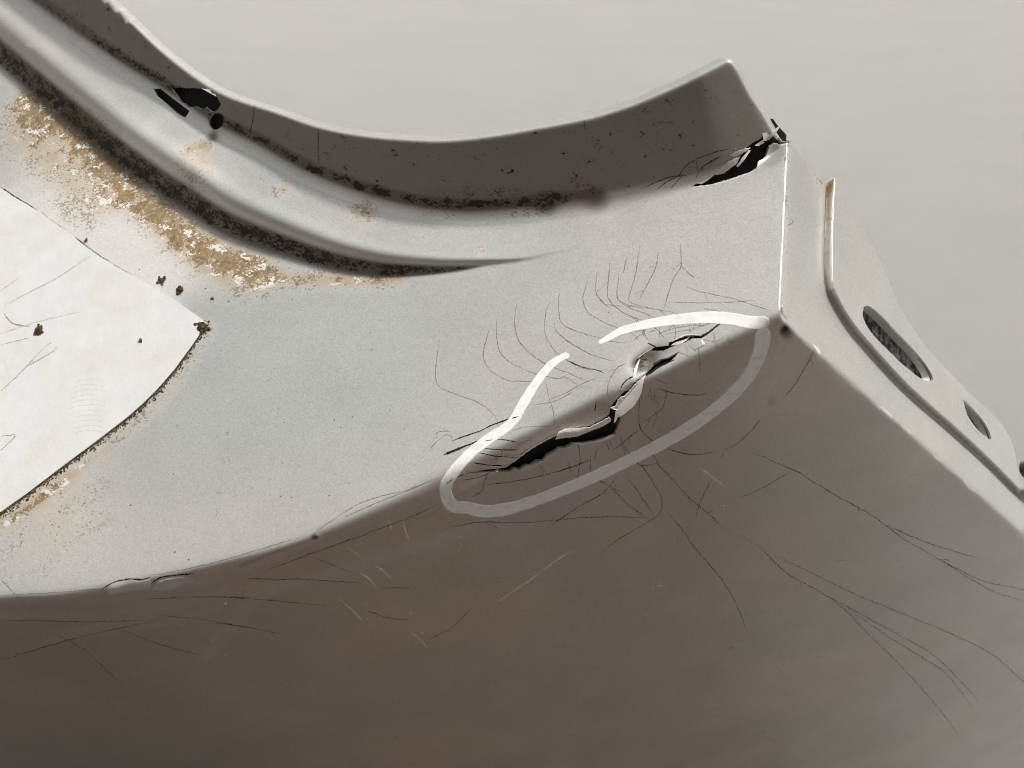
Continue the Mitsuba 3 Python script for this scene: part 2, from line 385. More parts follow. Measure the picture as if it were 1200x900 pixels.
def plain(col, rough=0.5, **k):
    return twosided({'type': 'principled', 'base_color': {'type': 'rgb', 'value': list(col)} if not callable(col) else proc(col), 'roughness': rough, **k})


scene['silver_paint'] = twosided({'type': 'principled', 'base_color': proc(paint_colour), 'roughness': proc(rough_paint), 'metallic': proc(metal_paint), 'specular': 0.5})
scene['crack_dark'] = plain((0.045, 0.035, 0.029), 0.8)
scene['crack_soft'] = plain((0.17, 0.145, 0.125), 0.8)
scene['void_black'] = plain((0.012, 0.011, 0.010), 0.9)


def marker_colour(p, n, uv):
    x, y, z = loc(p)
    thin = smoothstep(0.52, 0.72, fbm(x / 2.2, y / 2.2 + 3, z / 2.2, 4))
    return mix((0.90, 0.90, 0.895), (0.80, 0.80, 0.795), thin) * (0.88 + 0.10 * noise(x * 2.4, y * 2.4, z * 2.4) + 0.06 * fbm(x / 7, y / 7, z / 7, 2))


scene['marker_paint'] = plain(marker_colour, 0.45)


def primer_colour(p, n, uv):
    x, y, z = loc(p)
    return mi.Color3f(0.78, 0.76, 0.73) * (0.88 + 0.2 * fbm(x / 0.8, y / 0.8, z / 0.8, 3))


scene['bare_primer'] = plain(primer_colour, 0.5)


def film_colour(p, n, uv):
    x, y, z = loc(p)
    r = dr.sqrt(dr.square((x + 150) * 0.9) + dr.square(z * 1.3 - 505))
    return mix((0.73, 0.75, 0.77), (0.72, 0.72, 0.71), smoothstep(0.45, 0.7, fbm(x / 18, y / 18 + 5, z / 18, 3))) * (0.80 + 0.12 * noise(x * 2.2, y * 2.2, z * 2.2) + 0.12 * fbm(x / 6, y / 6, z / 6, 4) + 0.07 * fbm((x + z) * 2.6, (x - z) / 9, y / 9, 3))


scene['pale_film'] = plain(film_colour, 0.4)


def dirt_colour(p, n, uv):
    x, y, z = loc(p)
    return mix((0.03, 0.022, 0.012), (0.14, 0.085, 0.03), smoothstep(0.4, 0.75, fbm(x / 0.9, y / 0.9, z / 0.9, 3)))


scene['grey_primer'] = plain((0.52, 0.52, 0.515), 0.5)
scene['dust_mark'] = plain((0.40, 0.375, 0.34), 0.8)
scene['finger_grease'] = plain((0.50, 0.50, 0.49), 0.3)
scene['soil'] = plain(dirt_colour, 0.95)


def grit_colour(p, n, uv):
    x, y, z = loc(p)
    return mix((0.18, 0.18, 0.176), (0.014, 0.013, 0.012), smoothstep(0.36, 0.62, fbm(x / 2.8, y / 2.8, z / 2.8, 4)))


scene['inner_grey'] = plain(grit_colour, 0.7)

# ------------------------------------------------------------------ the sheet, cut into its faces
CAR = 'car_fender'
labels[CAR] = {'label': 'damaged silver car fender with a cracked edge ringed in white marker', 'category': 'fender'}
U_, V_ = c[:, 0], c[:, 1]
hC, hAB = H_C(U_, V_), H_AB(U_, V_)
isC = hC < hAB
below = sdist(U_, V_, crease)[0] > 0
aboveF = sdist(U_, V_, fold)[0] < 0
qcr, fcr = sdist(U_, V_, crest)[0], U_
ribq = sdist(U_, V_, rib)[0]
part = np.full(len(F), 'upper_face', object)
part[(qcr < 0.5 * (0.35 + lift(fcr))) & (lift(fcr) > 0.25)] = 'raised_band'
part[below] = 'side_face'
part[aboveF] = 'wheel_arch_flange'
part[isC] = 'end_face'
part[isC & (ribq > 0)] = 'mounting_flange'
part[~isC & aboveF & (V_ < -999)] = 'upper_face'
THICK = 1.0e-3
back = X3 - N3 * THICK
e = np.vstack([F[:, [0, 1]], F[:, [1, 2]], F[:, [2, 0]]])
own = np.tile(np.arange(len(F)), 3)
key = np.sort(e, 1)
key = key[:, 0].astype(np.int64) * len(P) + key[:, 1]
_, first, count = np.unique(key, return_index=True, return_counts=True)
bd = first[count == 1]


def sheet_part(name, mask, mat):
    f = F[mask]
    ids, inv = np.unique(f, return_inverse=True)
    f = inv.reshape(-1, 3)
    n = len(ids)
    v, nn, uv = [X3[ids], back[ids]], [N3[ids], -N3[ids]], [UV[ids], UV[ids]]
    ff = [f, f[:, ::-1] + n]
    w = e[bd[mask[own[bd]]]]
    if len(w):
        a, b = w[:, 0], w[:, 1]
        quad = np.stack([X3[a], X3[b], back[b], back[a]], 1)
        wn = np.cross(X3[b] - X3[a], N3[a])
        wn /= np.linalg.norm(wn, axis=1, keepdims=True) + 1e-12
        k = 2 * n + 4 * np.arange(len(w))
        v.append(quad.reshape(-1, 3)); nn.append(np.repeat(wn, 4, 0)); uv.append(np.repeat(UV[a], 4, 0) * 0.5)
        ff += [np.stack([k + 1, k, k + 3], 1), np.stack([k + 1, k + 3, k + 2], 1)]
    path = meshkit.write_ply((np.vstack(v), np.vstack(ff)), False, np.vstack(uv), None, np.vstack(nn))
    scene[f'{CAR}__{name}'] = {'type': 'ply', 'filename': path, 'face_normals': False, 'bsdf': {'type': 'ref', 'id': mat}}


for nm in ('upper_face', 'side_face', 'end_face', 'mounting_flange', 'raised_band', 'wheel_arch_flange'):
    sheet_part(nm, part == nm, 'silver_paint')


# ------------------------------------------------------------------ helpers for what lies on the sheet
used = {}


def key_of(base):
    k = used[base] = used.get(base, -1) + 1
    return base if k == 0 else f'{base}_{k:03d}'


def lay(UVp, lift_mm):
    """Points of the surface raised along its normal, and the normals, in world space."""
    UVp = np.asarray(UVp, float)
    h = 0.15
    u, v = UVp[:, 0], UVp[:, 1]
    w = H(u, v)
    gu, gv = (H(u + h, v) - H(u - h, v)) / (2 * h), (H(u, v + h) - H(u, v - h)) / (2 * h)
    n = np.stack([-gu, -gv, np.ones_like(u)], 1)
    n /= np.linalg.norm(n, axis=1, keepdims=True)
    return world(np.column_stack([u, v, w]) + n * np.asarray(lift_mm).reshape(-1, 1)), n


def resample(C, step):
    d = np.r_[0, np.cumsum(np.linalg.norm(np.diff(C, axis=0), axis=1))]
    n = max(2, int(d[-1] / step) + 1)
    s = np.linspace(0, d[-1], n)
    return np.stack([np.interp(s, d, C[:, k]) for k in (0, 1)], 1)


def ribbon(px, width, lift_mm=0.06, step=0.7, taper=True, jitter=0.0, smooth_line=True, wvar=0.25):
    C = at(spline(px, n=6) if smooth_line else np.asarray(px, float))
    C = resample(C, step)
    if jitter:
        o = rng.uniform(0, 99)
        wob = np.stack([meshkit.fbm(np.column_stack([C / 2.6 + o, np.full(len(C), 9.0 * j)]), 3, 3) - 0.5 for j in (0, 1)], 1)
        C = C + wob * (9 * jitter) + rng.normal(size=C.shape) * jitter * 0.7
    t = np.gradient(C, axis=0)
    t /= np.linalg.norm(t, axis=1, keepdims=True) + 1e-9
    p = np.stack([-t[:, 1], t[:, 0]], 1)
    s = np.linspace(0, 1, len(C))
    w = np.full(len(C), width) * (1 + wvar * rng.normal(size=len(C)).clip(-1.5, 1.5)) * (0.45 + 1.1 * meshkit.fbm(np.column_stack([C / 5.0, 0 * C[:, 0] + 3]), 3, 4))
    if taper:
        w = w * np.clip(np.minimum(s, 1 - s) * 6 + 0.25, 0, 1)
    a, b = C + p * w[:, None] / 2, C - p * w[:, None] / 2
    V, _ = lay(np.vstack([a, b]), lift_mm)
    n = len(C)
    i = np.arange(n - 1)
    return V, np.vstack([np.stack([i, i + n, i + n + 1], 1), np.stack([i, i + n + 1, i + 1], 1)])


def crack(px, width, jitter, lift_mm=0.06):
    """A crack and the short forks that leave it."""
    ms = [trimesh.Trimesh(*ribbon(px, width, jitter=jitter, lift_mm=lift_mm), process=False)]
    C = spline(px, n=6)
    for _ in range(int(rng.integers(0, 3)) if len(px) > 3 else 0):
        k = int(rng.integers(2, len(C) - 2))
        d = C[k + 1] - C[k - 1]
        d = d / (np.linalg.norm(d) + 1e-9)
        a, L = rng.choice([-1, 1]) * rng.uniform(0.4, 1.1), rng.uniform(6, 20)
        e = np.array([d[0] * math.cos(a) - d[1] * math.sin(a), d[0] * math.sin(a) + d[1] * math.cos(a)])
        ms.append(trimesh.Trimesh(*ribbon([C[k], C[k] + e * L * 0.5 + rng.normal(size=2), C[k] + e * L], width * 0.7, jitter=jitter, lift_mm=lift_mm), process=False))
    return trimesh.util.concatenate(ms)


def add(name, mesh, mat, smooth=True, **lab):
    k = key_of(f'{CAR}__{name}')
    scene[k] = mikit.ply(mesh, mat, smooth=smooth)
    if lab:
        labels[k] = lab
    return k


def plain_uv(mesh):
    a, f, n = meshkit.arrays(mesh, True)
    return mikit.ply((a, f), 'silver_paint', smooth=True, uv=1e-4 * 1000 * a[:, :2])


def longest(Q, T):
    return np.max([np.linalg.norm(Q[T[:, a]] - Q[T[:, b]], axis=1) for a, b in ((0, 1), (1, 2), (2, 0))], 0)


def patch_mesh(px, lift_mm, grid_mm=0.9, thick=0.0, ragged_amp=0.0, edge_step=0.5, f=None):
    """A thin layer with the given outline lying on the sheet: top, and a rim down to the sheet."""
    b = dense(at(px), edge_step)
    if ragged_amp:
        b = b + rng.normal(size=b.shape) * ragged_amp
    pg = sg.Polygon(b).buffer(0)
    g = grid(b.min(0), b.max(0), grid_mm)
    g = g[shapely.contains_xy(pg, g[:, 0], g[:, 1])]
    if len(g):
        g = g[cKDTree(b).query(g)[0] > 0.5 * min(grid_mm, edge_step)]
    Q = np.vstack([b, g])
    T = Delaunay(Q).simplices
    cc = Q[T].mean(1)
    T = T[shapely.contains_xy(pg, cc[:, 0], cc[:, 1]) & (longest(Q, T) < 4 * max(grid_mm, edge_step))]
    A = np.cross(Q[T[:, 1]] - Q[T[:, 0]], Q[T[:, 2]] - Q[T[:, 0]])
    T[A < 0] = T[A < 0][:, ::-1]
    l = np.full(len(Q), lift_mm) if f is None else f(Q)
    top, _ = lay(Q, l)
    foot, _ = lay(b, np.full(len(b), -0.05) if thick == 0 else l[:len(b)] - thick)
    n, m = len(Q), len(b)
    i = np.arange(m)
    j = (i + 1) % m
    s = 1 if sg.LinearRing(b).is_ccw else -1
    walls = np.vstack([np.stack([j, i, i + n], 1), np.stack([j, i + n, j + n], 1)])[:, ::s]
    return trimesh.Trimesh(np.vstack([top, foot]), np.vstack([T, walls]), process=False)


# ------------------------------------------------------------------ marker ring, in its two strokes
def stroke(px, widths, lift_mm=0.10):
    C = resample(at(spline(px, n=8)), 0.5)
    n = len(C)
    w = np.interp(np.linspace(0, 1, n), np.linspace(0, 1, len(widths)), widths) * (1 + 0.035 * np.convolve(rng.normal(size=n + 4), np.ones(5) / 2.2, 'valid'))
    t = np.gradient(C, axis=0)
    t /= np.linalg.norm(t, axis=1, keepdims=True)
    p = np.stack([-t[:, 1], t[:, 0]], 1)
    end = np.minimum(np.arange(n), np.arange(n)[::-1]) * 0.5
    w = w * np.sqrt(np.clip(1 - (1 - np.clip(end / (w / 2), 0, 1)) ** 2, 0.02, 1))
    rows = []
    prof = [(-0.5, -0.02), (-0.49, 0.13), (-0.42, 0.16), (-0.25, 0.09), (0, 0.085), (0.25, 0.09), (0.42, 0.16), (0.49, 0.13), (0.5, -0.02)]
    for s, l in prof:
        rows.append(lay(C + p * (w * s)[:, None], np.full(n, l * lift_mm / 0.1))[0])
    V = np.vstack(rows)
    f = []
    i = np.arange(n - 1)
    for k in range(len(prof) - 1):
        a, b = k * n + i, (k + 1) * n + i
        f += [np.stack([a, a + 1, b + 1], 1), np.stack([a, b + 1, b], 1)]
    return V, np.vstack(f)


add('marker_stroke', stroke([(667, 415), (650, 424), (638, 436), (626, 452), (616, 468), (609, 480), (603, 491), (592, 502), (575, 513), (555, 528), (540, 543), (527, 560), (522, 573), (525, 586), (533, 594), (547, 595), (565, 599), (585, 598), (610, 592), (650, 578), (700, 557), (750, 533),
                                (800, 506), (845, 474), (872, 447), (886, 424), (893, 402), (894, 384)], [2.4, 3.2, 3.5, 4.2, 5.2, 4.4, 4.6, 4.6, 4.9, 5.1, 5.8]), 'marker_paint',
    label='long white marker stroke curving under the crack')
add('marker_stroke', stroke([(702, 402), (715, 395), (728, 388), (750, 382), (775, 377), (800, 374), (830, 372), (858, 374), (880, 378), (902, 378)], [1.6, 2.8, 3.2, 3.7, 4.2, 4.6, 4.2]), 'marker_paint', label='short white marker stroke arching over the crack')

# ------------------------------------------------------------------ hairline cracks in the paint
A_CR = [
    [(515, 398), (513, 415), (510, 435), (512, 448), (520, 456), (540, 464), (560, 472), (575, 482), (582, 492), (583, 500)],
    [(573, 388), (568, 405), (567, 420), (571, 430), (580, 438), (595, 446), (612, 447), (632, 448)],
    [(582, 372), (582, 395), (586, 412), (597, 424), (612, 432), (625, 437), (640, 441), (655, 444), (662, 442), (675, 450), (685, 456)],
    [(605, 355), (603, 375), (605, 392), (612, 405), (622, 415), (640, 427), (655, 433), (675, 441), (690, 448)],
    [(645, 352), (640, 365), (638, 385), (642, 400), (652, 413), (665, 423), (685, 432), (700, 434), (707, 437)],
    [(649, 375), (651, 385), (656, 392), (667, 401), (685, 412), (700, 418), (715, 422), (722, 422)],
    [(655, 340), (655, 368), (660, 380), (672, 387), (690, 393), (702, 396), (715, 400), (733, 402)],
    [(690, 325), (684, 345), (684, 355), (690, 367), (705, 376), (720, 383), (735, 388), (745, 394), (750, 402)],
    [(715, 305), (712, 340), (714, 352), (722, 361), (740, 371), (755, 376)],
    [(726, 320), (723, 345), (727, 353), (740, 362), (755, 367), (770, 374)],
    [(750, 287), (745, 320), (738, 345), (737, 352), (745, 357), (765, 362), (785, 365), (800, 370)],
    [(735, 300), (730, 320)],
    [(772, 295), (768, 315), (755, 340), (748, 353)], [(797, 285), (798, 312), (790, 325), (783, 345), (778, 362)], [(798, 312), (805, 318), (814, 326)],
    [(783, 354), (820, 355), (860, 354), (885, 352)], [(800, 335), (825, 343), (860, 350), (875, 355), (905, 365)], [(822, 360), (845, 366), (860, 372)], [(700, 318), (698, 340), (704, 352), (715, 362)],
    [(813, 385), (830, 380), (848, 372)], [(625, 475), (650, 470), (672, 459)], [(600, 505), (620, 500), (645, 500)], [(640, 450), (643, 465), (648, 480), (650, 498)],
    [(700, 442), (682, 450), (664, 460), (640, 470)], [(735, 425), (722, 432), (714, 446), (712, 462), (718, 470)], [(745, 370), (752, 385), (760, 400)], [(760, 380), (772, 388), (779, 397)], [(789, 378), (792, 388), (790, 400)], [(770, 393), (785, 386), (806, 382), (826, 381)],
    [(780, 392), (800, 388), (820, 385)], [(806, 396), (812, 402), (818, 408), (820, 428), (819, 438)], [(794, 412), (806, 417)], [(824, 398), (838, 400), (850, 394)],
    [(510, 510), (515, 506), (527, 505)], [(503, 527), (515, 515), (522, 510), (528, 511), (530, 517)],
    [(0, 698), (53, 695), (120, 690)], [(176, 675), (240, 662), (300, 645), (351, 630)], [(365, 627), (395, 606), (431, 586), (477, 574), (517, 558)], [(400, 608), (440, 590), (500, 566)], [(0, 678), (16, 694), (32, 710)],
]
B_CR = [
    [(750, 462), (749, 480), (749, 498), (755, 508), (763, 515), (772, 521), (785, 526), (800, 531), (820, 532), (842, 529)], [(782, 455), (778, 475), (768, 485), (753, 495)], [(750, 503), (738, 512), (725, 523), (716, 527)],
    [(723, 508), (735, 527), (745, 540), (755, 550), (765, 565), (773, 578), (776, 590), (774, 599), (765, 608), (745, 620), (720, 635), (697, 655)],
    [(760, 515), (765, 530), (772, 545), (785, 558), (795, 570), (810, 585), (830, 602), (850, 620)], [(778, 596), (796, 616), (813, 640), (830, 660), (850, 685), (866, 715), (876, 741)],
    [(692, 533), (692, 552), (703, 563), (720, 575), (735, 590), (757, 607)], [(727, 555), (706, 578), (682, 591), (660, 606), (638, 619)], [(652, 553), (675, 546), (692, 537)], [(735, 560), (750, 580), (766, 602)],
    [(570, 568), (600, 564), (640, 556), (690, 540)], [(572, 553), (566, 568), (565, 575), (553, 582)], [(543, 562), (560, 560), (574, 554)],
    [(870, 525), (905, 540), (935, 553), (975, 578), (1020, 603), (1060, 632), (1100, 655), (1140, 680), (1170, 695), (1205, 706)], [(1106, 658), (1150, 680), (1205, 692)], [(1040, 616), (1090, 637), (1150, 655)],
    [(850, 618), (875, 632), (890, 641), (920, 670), (955, 690), (985, 710), (1020, 745), (1060, 785), (1100, 830), (1130, 870)], [(905, 650), (945, 668), (1000, 695), (1060, 720), (1120, 745), (1160, 765), (1190, 790), (1230, 830)],
    [(960, 693), (1000, 715), (1050, 742), (1090, 765), (1115, 787), (1150, 825)], [(990, 712), (1040, 745), (1080, 770), (1110, 790), (1140, 830)],
    [(955, 408), (945, 428), (932, 450), (917, 468)], [(893, 488), (880, 505), (860, 522), (845, 527)], [(925, 553), (900, 568), (868, 583)], [(770, 455), (790, 460), (815, 463), (830, 460)],
    [(309, 669), (345, 656), (383, 642), (463, 613), (517, 590)], [(285, 678), (357, 679), (423, 683)], [(250, 699), (317, 703), (383, 710)], [(250, 729), (290, 735), (330, 743)], [(447, 690), (465, 688), (482, 690)], [(429, 715), (455, 724), (478, 726)],
    [(0, 727), (107, 728), (181, 727)], [(0, 774), (80, 750), (130, 738), (181, 728)], [(133, 734), (187, 755), (240, 769)], [(187, 721), (240, 726), (300, 737)], [(171, 702), (240, 699), (300, 700)], [(60, 740), (100, 762), (140, 800)], [(370, 654), (394, 664), (410, 670)],
    [(700, 525), (696, 538)], [(678, 520), (680, 540), (676, 560)], [(710, 517), (714, 530)], [(833, 563), (822, 585), (815, 605)], [(520, 620), (560, 612), (620, 612), (690, 606), (765, 606)], [(500, 750), (530, 735), (550, 715)],
]
D_CR = [[(750, 222), (770, 213), (787, 207), (800, 206), (811, 203)], [(767, 224), (782, 213), (795, 206), (803, 195), (820, 185), (836, 179), (855, 174)], [(785, 222), (794, 212), (801, 203)], [(815, 210), (822, 197), (832, 190), (847, 182)],
        [(299, 122), (296, 142), (292, 163)], [(374, 148), (373, 170), (374, 192)], [(685, 140), (686, 152)]]
for C_ in A_CR:
    add('paint_crack', crack(C_, 0.23, 0.05), 'crack_soft')
for C_ in B_CR:
    add('paint_crack', crack(C_, 0.24, 0.07), 'crack_dark')
for C_ in D_CR:
    add('paint_crack', crack(C_, 0.30, 0.05), 'void_black')
FAN = []                                      # the web of short cracks that runs off the torn edges
for (x0, y0, x1, y1, n_, tilt) in ((745, 400, 830, 384, 13, -1.2), (560, 545, 700, 490, 6, -0.5), (600, 556, 735, 508, 7, 1.5), (745, 465, 800, 430, 5, 1.1), (800, 405, 850, 385, 4, 0.9)):
    for _ in range(n_):
        t_ = rng.uniform()
        p0 = np.array([x0 + (x1 - x0) * t_, y0 + (y1 - y0) * t_]) + rng.normal(size=2) * 5
        a_ = tilt + rng.normal() * 0.55
        L_ = rng.uniform(6, 22)
        d_ = np.array([math.cos(a_), math.sin(a_)])
        FAN.append([p0, p0 + d_ * L_ * 0.4 + rng.normal(size=2) * 2, p0 + d_ * L_ * 0.7 + rng.normal(size=2) * 2, p0 + d_ * L_])
for C_ in FAN:
    add('paint_crack', ribbon(C_, 0.2, jitter=0.05), 'crack_soft')
for C_, w_ in (([(600, 542), (607, 537), (617, 529), (630, 521), (643, 513.5), (652, 510)], 0.34), ([(748, 419), (757, 412.5), (768, 406.5)], 0.3), ([(784, 401), (793, 397), (803, 393), (812, 392), (821, 392.5)], 0.34), ([(744, 447), (752, 443), (758, 441)], 0.3),
               ([(610, 552), (622, 546), (636, 541), (648, 531)], 0.22), ([(812, 219), (830, 217), (851, 212.5), (866, 207), (880, 202)], 0.3), ([(887, 196), (892, 189), (899, 183), (904, 171)], 0.3)):
    add('bare_edge_glint', ribbon(C_, w_, jitter=0.04, lift_mm=0.12, wvar=0.5), 'bare_primer')  # highlight on the torn rims drawn as thin ribbons of pale primer
THICK_CR = [([(529, 517), (545, 511), (560, 506), (580, 497), (600, 490), (610, 488)], 0.5), ([(520, 533), (530, 529), (540, 525), (555, 519), (566, 515)], 0.75), ([(743, 441), (744, 432), (749, 421), (757, 413), (765, 409)], 0.45), ([(759, 402), (765, 405), (771, 408)], 0.5), ([(822, 396), (832, 388), (847, 377)], 0.5),
            ([(665, 423), (685, 431), (700, 434), (708, 438)], 0.28), ([(727, 455), (732, 448), (738, 443), (744, 441)], 0.4), ([(758, 440), (770, 431), (785, 424), (791, 421)], 0.5), ([(697, 482), (699, 470)], 0.4), ([(544, 556), (533, 560), (522, 567)], 0.3), ([(118, 692), (128, 685), (138, 681), (152, 678.5), (166, 679), (177, 676)], 0.5), ([(177, 683), (188, 677), (205, 674), (228, 672)], 0.45),
            ([(567, 517), (585, 515), (607, 518)], 0.25), ([(563, 525), (590, 527), (608, 527)], 0.3), ([(560, 530), (580, 534), (606, 536)], 0.3), ([(553, 542), (575, 545), (591, 546)], 0.3)]
for C_, w_ in THICK_CR:
    add('paint_crack', ribbon(C_, w_, jitter=0.03, lift_mm=0.09), 'void_black')
isB = lambda uv: (sdist(uv[:, 0], uv[:, 1], crease)[0] > 6) & (H_C(uv[:, 0], uv[:, 1]) > H_AB(uv[:, 0], uv[:, 1]))
SCR = [[(402, 639), (414, 646), (426, 655)], [(421, 670), (434, 679), (442, 691)], [(439, 662), (450, 670), (461, 681)], [(471, 609), (475, 620), (479, 633)], [(675, 642), (650, 658), (627, 675), (606, 690), (578, 708)], [(817, 548), (832, 556), (850, 571)], [(455, 608), (459, 621)], [(395, 700), (410, 712), (424, 727)], [(475, 735), (490, 748), (502, 760)], [(910, 440), (900, 460)]]
for C_ in SCR:
    add('scratch', ribbon(C_, 0.42, lift_mm=0.09, jitter=0.04, wvar=0.5), 'bare_primer')

for _ in range(46):
    a_, L_ = rng.uniform(-0.5, 0.9), rng.uniform(6, 34)
    p0 = np.array([rng.uniform(20, 1000), rng.uniform(640, 880)])
    d_ = np.array([math.cos(a_), math.sin(a_)])
    if isB(at([p0, p0 + d_ * L_])).all():
        add('scratch', ribbon([p0, p0 + d_ * L_ * 0.5 + rng.normal(size=2), p0 + d_ * L_], 0.2, lift_mm=0.07, jitter=0.04, wvar=0.5), 'dust_mark')

# ------------------------------------------------------------------ torn metal: bare lips and paint flakes
FLAKES = [
    ([(650, 513), (655, 506), (661, 503), (676, 501), (689, 498.5), (702, 492), (713, 486), (714, 490), (700, 496.5), (692, 499.5), (672, 508.5)], 0.55, 'bare_primer'),
    ([(713, 487), (717, 478), (715, 474), (719, 472), (724, 465), (733, 458), (742, 450), (751, 443), (757, 439), (754, 446), (750, 458), (744, 466), (738, 472), (726, 480)], 0.75, 'bare_primer'),
    ([(670, 518), (683, 519), (696, 517), (708, 513), (719, 508), (720, 511), (708, 515.5), (694, 518.5), (682, 520.5)], 0.35, 'bare_primer'),
    ([(743, 434), (747, 424), (750, 420), (747, 432), (744, 445), (742, 446)], 0.4, 'bare_primer'),
    ([(727, 456), (732, 449), (741, 444), (742, 449), (737, 456), (729, 459)], 0.5, 'silver_paint'),
    ([(855, 181), (862, 177), (872, 174), (879, 173), (876, 176), (866, 181), (859, 183)], 0.7, 'silver_paint'),
    ([(838, 205), (846, 195), (854, 188), (864, 184), (868, 182), (862, 192), (857, 195), (848, 203)], 0.8, 'silver_paint'),
    ([(862, 194), (868, 184), (877, 175), (879, 176), (871, 186), (864, 195)], 1.4, 'bare_primer'),
    ([(821, 214), (827, 211), (832, 208), (827, 213), (822, 216)], 0.8, 'bare_primer'),
    ([(884, 170), (893, 164), (895, 166), (888, 171)], 1.2, 'bare_primer'),
    ([(893, 156), (898, 155), (901, 158), (898, 165), (894, 164)], 1.0, 'bare_primer'),
    ([(897, 162), (905, 153), (915, 146), (916, 147.5), (908, 154), (900, 163)], 1.0, 'silver_paint'),
    ([(126, 690), (134, 683), (142, 681), (155, 680), (168, 681), (176, 679), (178, 687), (168, 690), (152, 692), (140, 694), (128, 697)], 0.45, 'grey_primer'),
    ([(179, 687), (186, 681), (197, 678), (212, 676.5), (225, 676), (229, 680), (216, 684), (203, 689), (190, 691), (180, 690)], 0.5, 'grey_primer'),
    ([(812, 398), (822, 398), (826, 404), (814, 411), (806, 405)], 0.35, 'silver_paint'),
    ([(1026, 473), (1036, 478), (1046, 488), (1041, 492), (1030, 485)], 0.2, 'bare_primer'),
    ([(1054, 497), (1062, 501), (1068, 508), (1063, 510), (1057, 504)], 0.45, 'bare_primer'),
    ([(1090, 529), (1103, 540), (1110, 548), (1106, 549), (1097, 541)], 0.2, 'bare_primer'),
    ([(1128, 562), (1141, 573), (1150, 583), (1143, 581), (1134, 572)], 0.2, 'bare_primer'),
    ([(950, 402), (958, 407), (963, 415), (958, 414)], 0.2, 'bare_primer'),
    ([(916, 358), (921, 356), (925, 362), (926, 372), (921, 374), (917, 368)], 0.5, 'silver_paint'),
    ([(786, 405), (797, 404), (805, 399), (807, 396), (800, 399), (790, 402)], 0.3, 'bare_primer'),
]
for i_, (P_, l_, m_) in enumerate(FLAKES):
    ctr = np.mean(P_, 0)
    phase = rng.uniform(0, 6.28)
    me = patch_mesh(P_, l_, 0.7, thick=0.16, ragged_amp=0.05, edge_step=0.4, f=lambda Q, l_=l_, phase=phase: l_ * (0.75 + 0.35 * np.sin(Q[:, 0] * 0.5 + Q[:, 1] * 0.3 + phase)))
    if i_ < 2:                                # torn lips that curl out of the sheet
        qq = sdist(*at(P_).T, crease)[0].min()
        me = patch_mesh(P_, l_, 0.5, thick=0.25, ragged_amp=0.05, edge_step=0.35, f=lambda Q: 0.2 + 0.4 * (sdist(Q[:, 0], Q[:, 1], crease)[0] - qq))
    k = add('paint_flake', me, m_, smooth=35)
    if m_ == 'silver_paint':
        scene[k] = plain_uv(me)

# ------------------------------------------------------------------ what shows through the openings: added dark backing, standing in for interior shade
def backing(px, depth, mat, name, step=1.2):
    b = dense(at(px), 1.0)
    pg = sg.Polygon(b).buffer(0)
    g = grid(b.min(0), b.max(0), step)
    g = g[shapely.contains_xy(pg, g[:, 0], g[:, 1])]
    Q = np.vstack([b, g])
    T = Delaunay(Q).simplices
    T = T[shapely.contains_xy(pg, *Q[T].mean(1).T) & (longest(Q, T) < 4 * step)]
    w = H4(Q[:, 0], Q[:, 1]) - depth + 1.2 * (meshkit.fbm(np.column_stack([Q / 3, 0 * Q[:, 0]]), 3, 2) - 0.5)
    A = np.cross(Q[T[:, 1]] - Q[T[:, 0]], Q[T[:, 2]] - Q[T[:, 0]])
    T[A < 0] = T[A < 0][:, ::-1]
    v = np.vstack([world(np.column_stack([Q, w])), world(np.column_stack([Q, w - 1.0]))])
    add(name, trimesh.Trimesh(v, np.vstack([T, T[:, ::-1] + len(Q)]), process=False), mat, smooth=True)


backing([(480, 480), (700, 380), (890, 340), (900, 460), (760, 560), (560, 640), (480, 620)], 6.0, 'void_black', 'dark_backing')
backing([(780, 180), (850, 130), (905, 140), (935, 175), (930, 240), (780, 260)], 5.0, 'void_black', 'dark_backing')
backing([(995, 340), (1030, 345), (1100, 430), (1150, 470), (1180, 520), (1170, 540), (1120, 500), (1040, 425), (990, 370)], 3.0, 'inner_grey', 'dark_backing')
backing([(172, 92), (200, 82), (245, 107), (278, 124), (272, 160), (240, 166), (205, 144), (176, 112)], 6.0, 'void_black', 'dark_backing')
TAB = [(217, 137), (219, 131), (225, 129), (233, 131), (240, 137), (243, 147), (250, 154), (240, 154), (228, 146)]

# pocket lips of the slots: a pressed rim that curls in
for s_, nm in ((slot1, 'slot_rim'), (slot2, 'slot_rim')):
    b = dense(at(s_), 0.4)
    ctr = b.mean(0)
    rings = [lay(b + (ctr - b) * k, np.full(len(b), l))[0] for k, l in ((-0.02, -0.02), (-0.01, 0.05), (0.0, 0.03), (0.02, -0.8), (0.05, -2.4))]
    n = len(b)
    i = np.arange(n)
    f = []
    for k in range(len(rings) - 1):
        a_, b_ = k * n + i, k * n + (i + 1) % n
        f += [np.stack([a_, b_, b_ + n], 1), np.stack([a_, b_ + n, a_ + n], 1)]
    add(nm, trimesh.Trimesh(np.vstack(rings), np.vstack(f), process=False), 'grey_primer', smooth=True)

